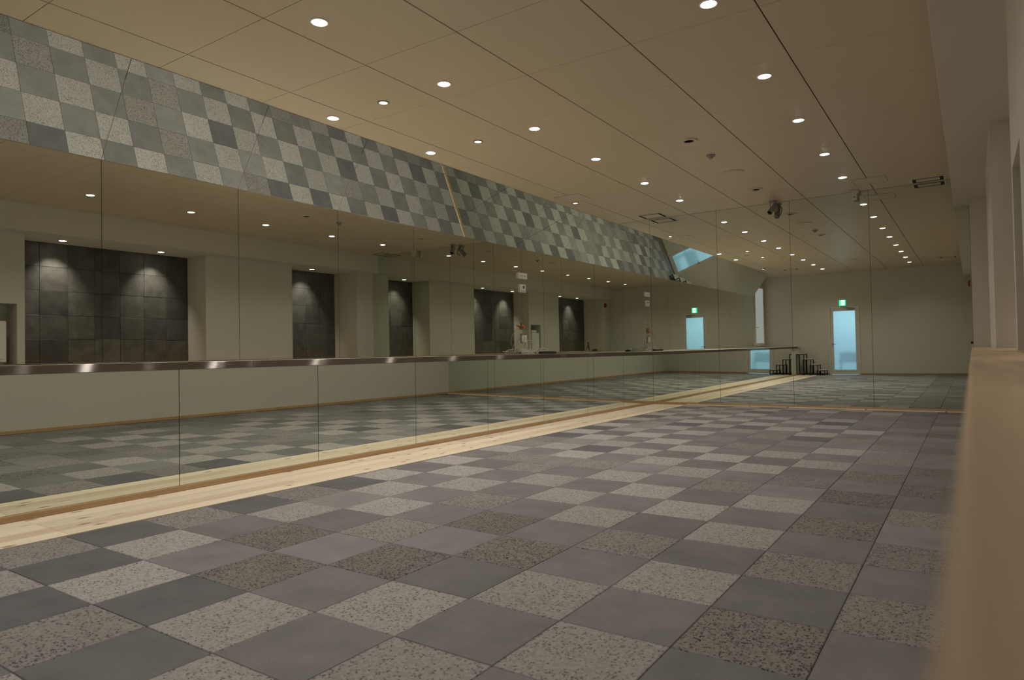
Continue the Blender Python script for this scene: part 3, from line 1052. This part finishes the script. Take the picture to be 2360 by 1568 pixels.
# ================================================================= STEPPED STAND
st = empty('step_stand', (-1.0, -2.4, 0))
tag(st, 'black metal stepped stand with four pale treads beside the frosted door', 'step stand')
for k in range(4):
    h = .155 + .172 * k
    xa, xb = .40 - .2 * (k + 1) - .05, .40 - .2 * k
    MB().cbox(xa, xb, -.235, .235, h, h + .018, .004).build('tread', M['tread'], st)
    b_ = .013
    for xx in (xa + b_, xb - b_):
        MB().box(xx - b_, xx + b_, -.235, .235, h - .024, h).build('rail', M['black'], st)
    for yy in (-.222, .222):
        MB().box(xa + 2 * b_, xb - 2 * b_, yy - b_, yy + b_, h - .024, h).build('rail', M['black'], st)
        MB().box(xa + 2 * b_, xb - 2 * b_, yy - b_, yy + b_, .018, .042).build('rail', M['black'], st)
    for xx in (xa + b_, xb - b_):
        for yy in (-.222, .222):
            MB().box(xx - b_, xx + b_, yy - b_, yy + b_, 0.0015, h - .024).build('leg', M['black'], st)

# ================================================================= TRIPOD AND CAMERA ON THE WOODEN LEDGE
tp = empty('tripod', (3.36, -1.33, ZL), 0.4)
tag(tp, 'small black tripod standing on the wooden ledge', 'tripod')
for k in range(3):
    a = 2 * math.pi * k / 3 + .3
    lg_ = MB().tube([(.012 * math.cos(a), .012 * math.sin(a), .235), (.05 * math.cos(a), .05 * math.sin(a), .12), (.088 * math.cos(a), .088 * math.sin(a), .006)], [.012, .010, .0075], 8).build('leg', M['black'], tp)
    MB().lathe([(.008, .0), (.008, .010), (0, .012)], 10, (.088 * math.cos(a), .088 * math.sin(a), 0)).build('rubber_foot', M['blackplastic'], lg_)
    MB().tube([(.046 * math.cos(a), .046 * math.sin(a), .12), (0, 0, .115)], .0028, 6).build('brace', M['black'], tp)
MB().lathe([(.016, .22), (.018, .245), (.008, .25), (.008, .28)], 14).build('centre_post', M['black'], tp)
MB().tube([(0, 0, .10), (0, 0, .25)], .006, 8).build('column', M['black'], tp)
MB().cbox(-.022, .022, -.018, .018, .275, .31, .005).build('head', M['black'], tp)
MB().cbox(-.032, .032, -.024, .024, .31, .32, .003).build('plate', M['blackplastic'], tp)
MB().tube([(0, -.015, .29), (0, -.06, .275), (0, -.09, .255)], [.004, .005, .007], 8).build('handle', M['black'], tp)

cm = empty('photo_camera', (CAM.x, CAM.y, ZL), yaw)
tag(cm, 'compact black camera lying on the edge of the wooden ledge', 'camera')
MB().cbox(-.058, .056, -.064, -.036, 0, .064, .006).build('body', M['blackplastic'], cm)
MB().cbox(.034, .060, -.070, -.022, .001, .058, .008).build('grip', M['blackplastic'], cm)
MB().lathe([(.031, -.037), (.031, -.012), (.028, -.008), (.020, -.009), (.0, -.013)], 28, (0, 0, .0315), 'y').build('lens', M['blackplastic'], cm)
MB().lathe([(0, -.0118), (.015, -.0095)], 20, (0, 0, .0315), 'y').build('front_glass', M['darklens'], cm, recalc=False)
MB().lathe([(.009, .063), (.009, .070), (0, .070)], 14, (.04, -.05, 0)).build('shutter_button', M['chrome'], cm)
pc = MB().cbox(3.285, 3.36, -1.72, -1.60, ZL, ZL + .05, .018).build('camera_pouch', M['blackplastic'])
tag(pc, 'small black pouch lying next to the camera on the wooden ledge', 'pouch')
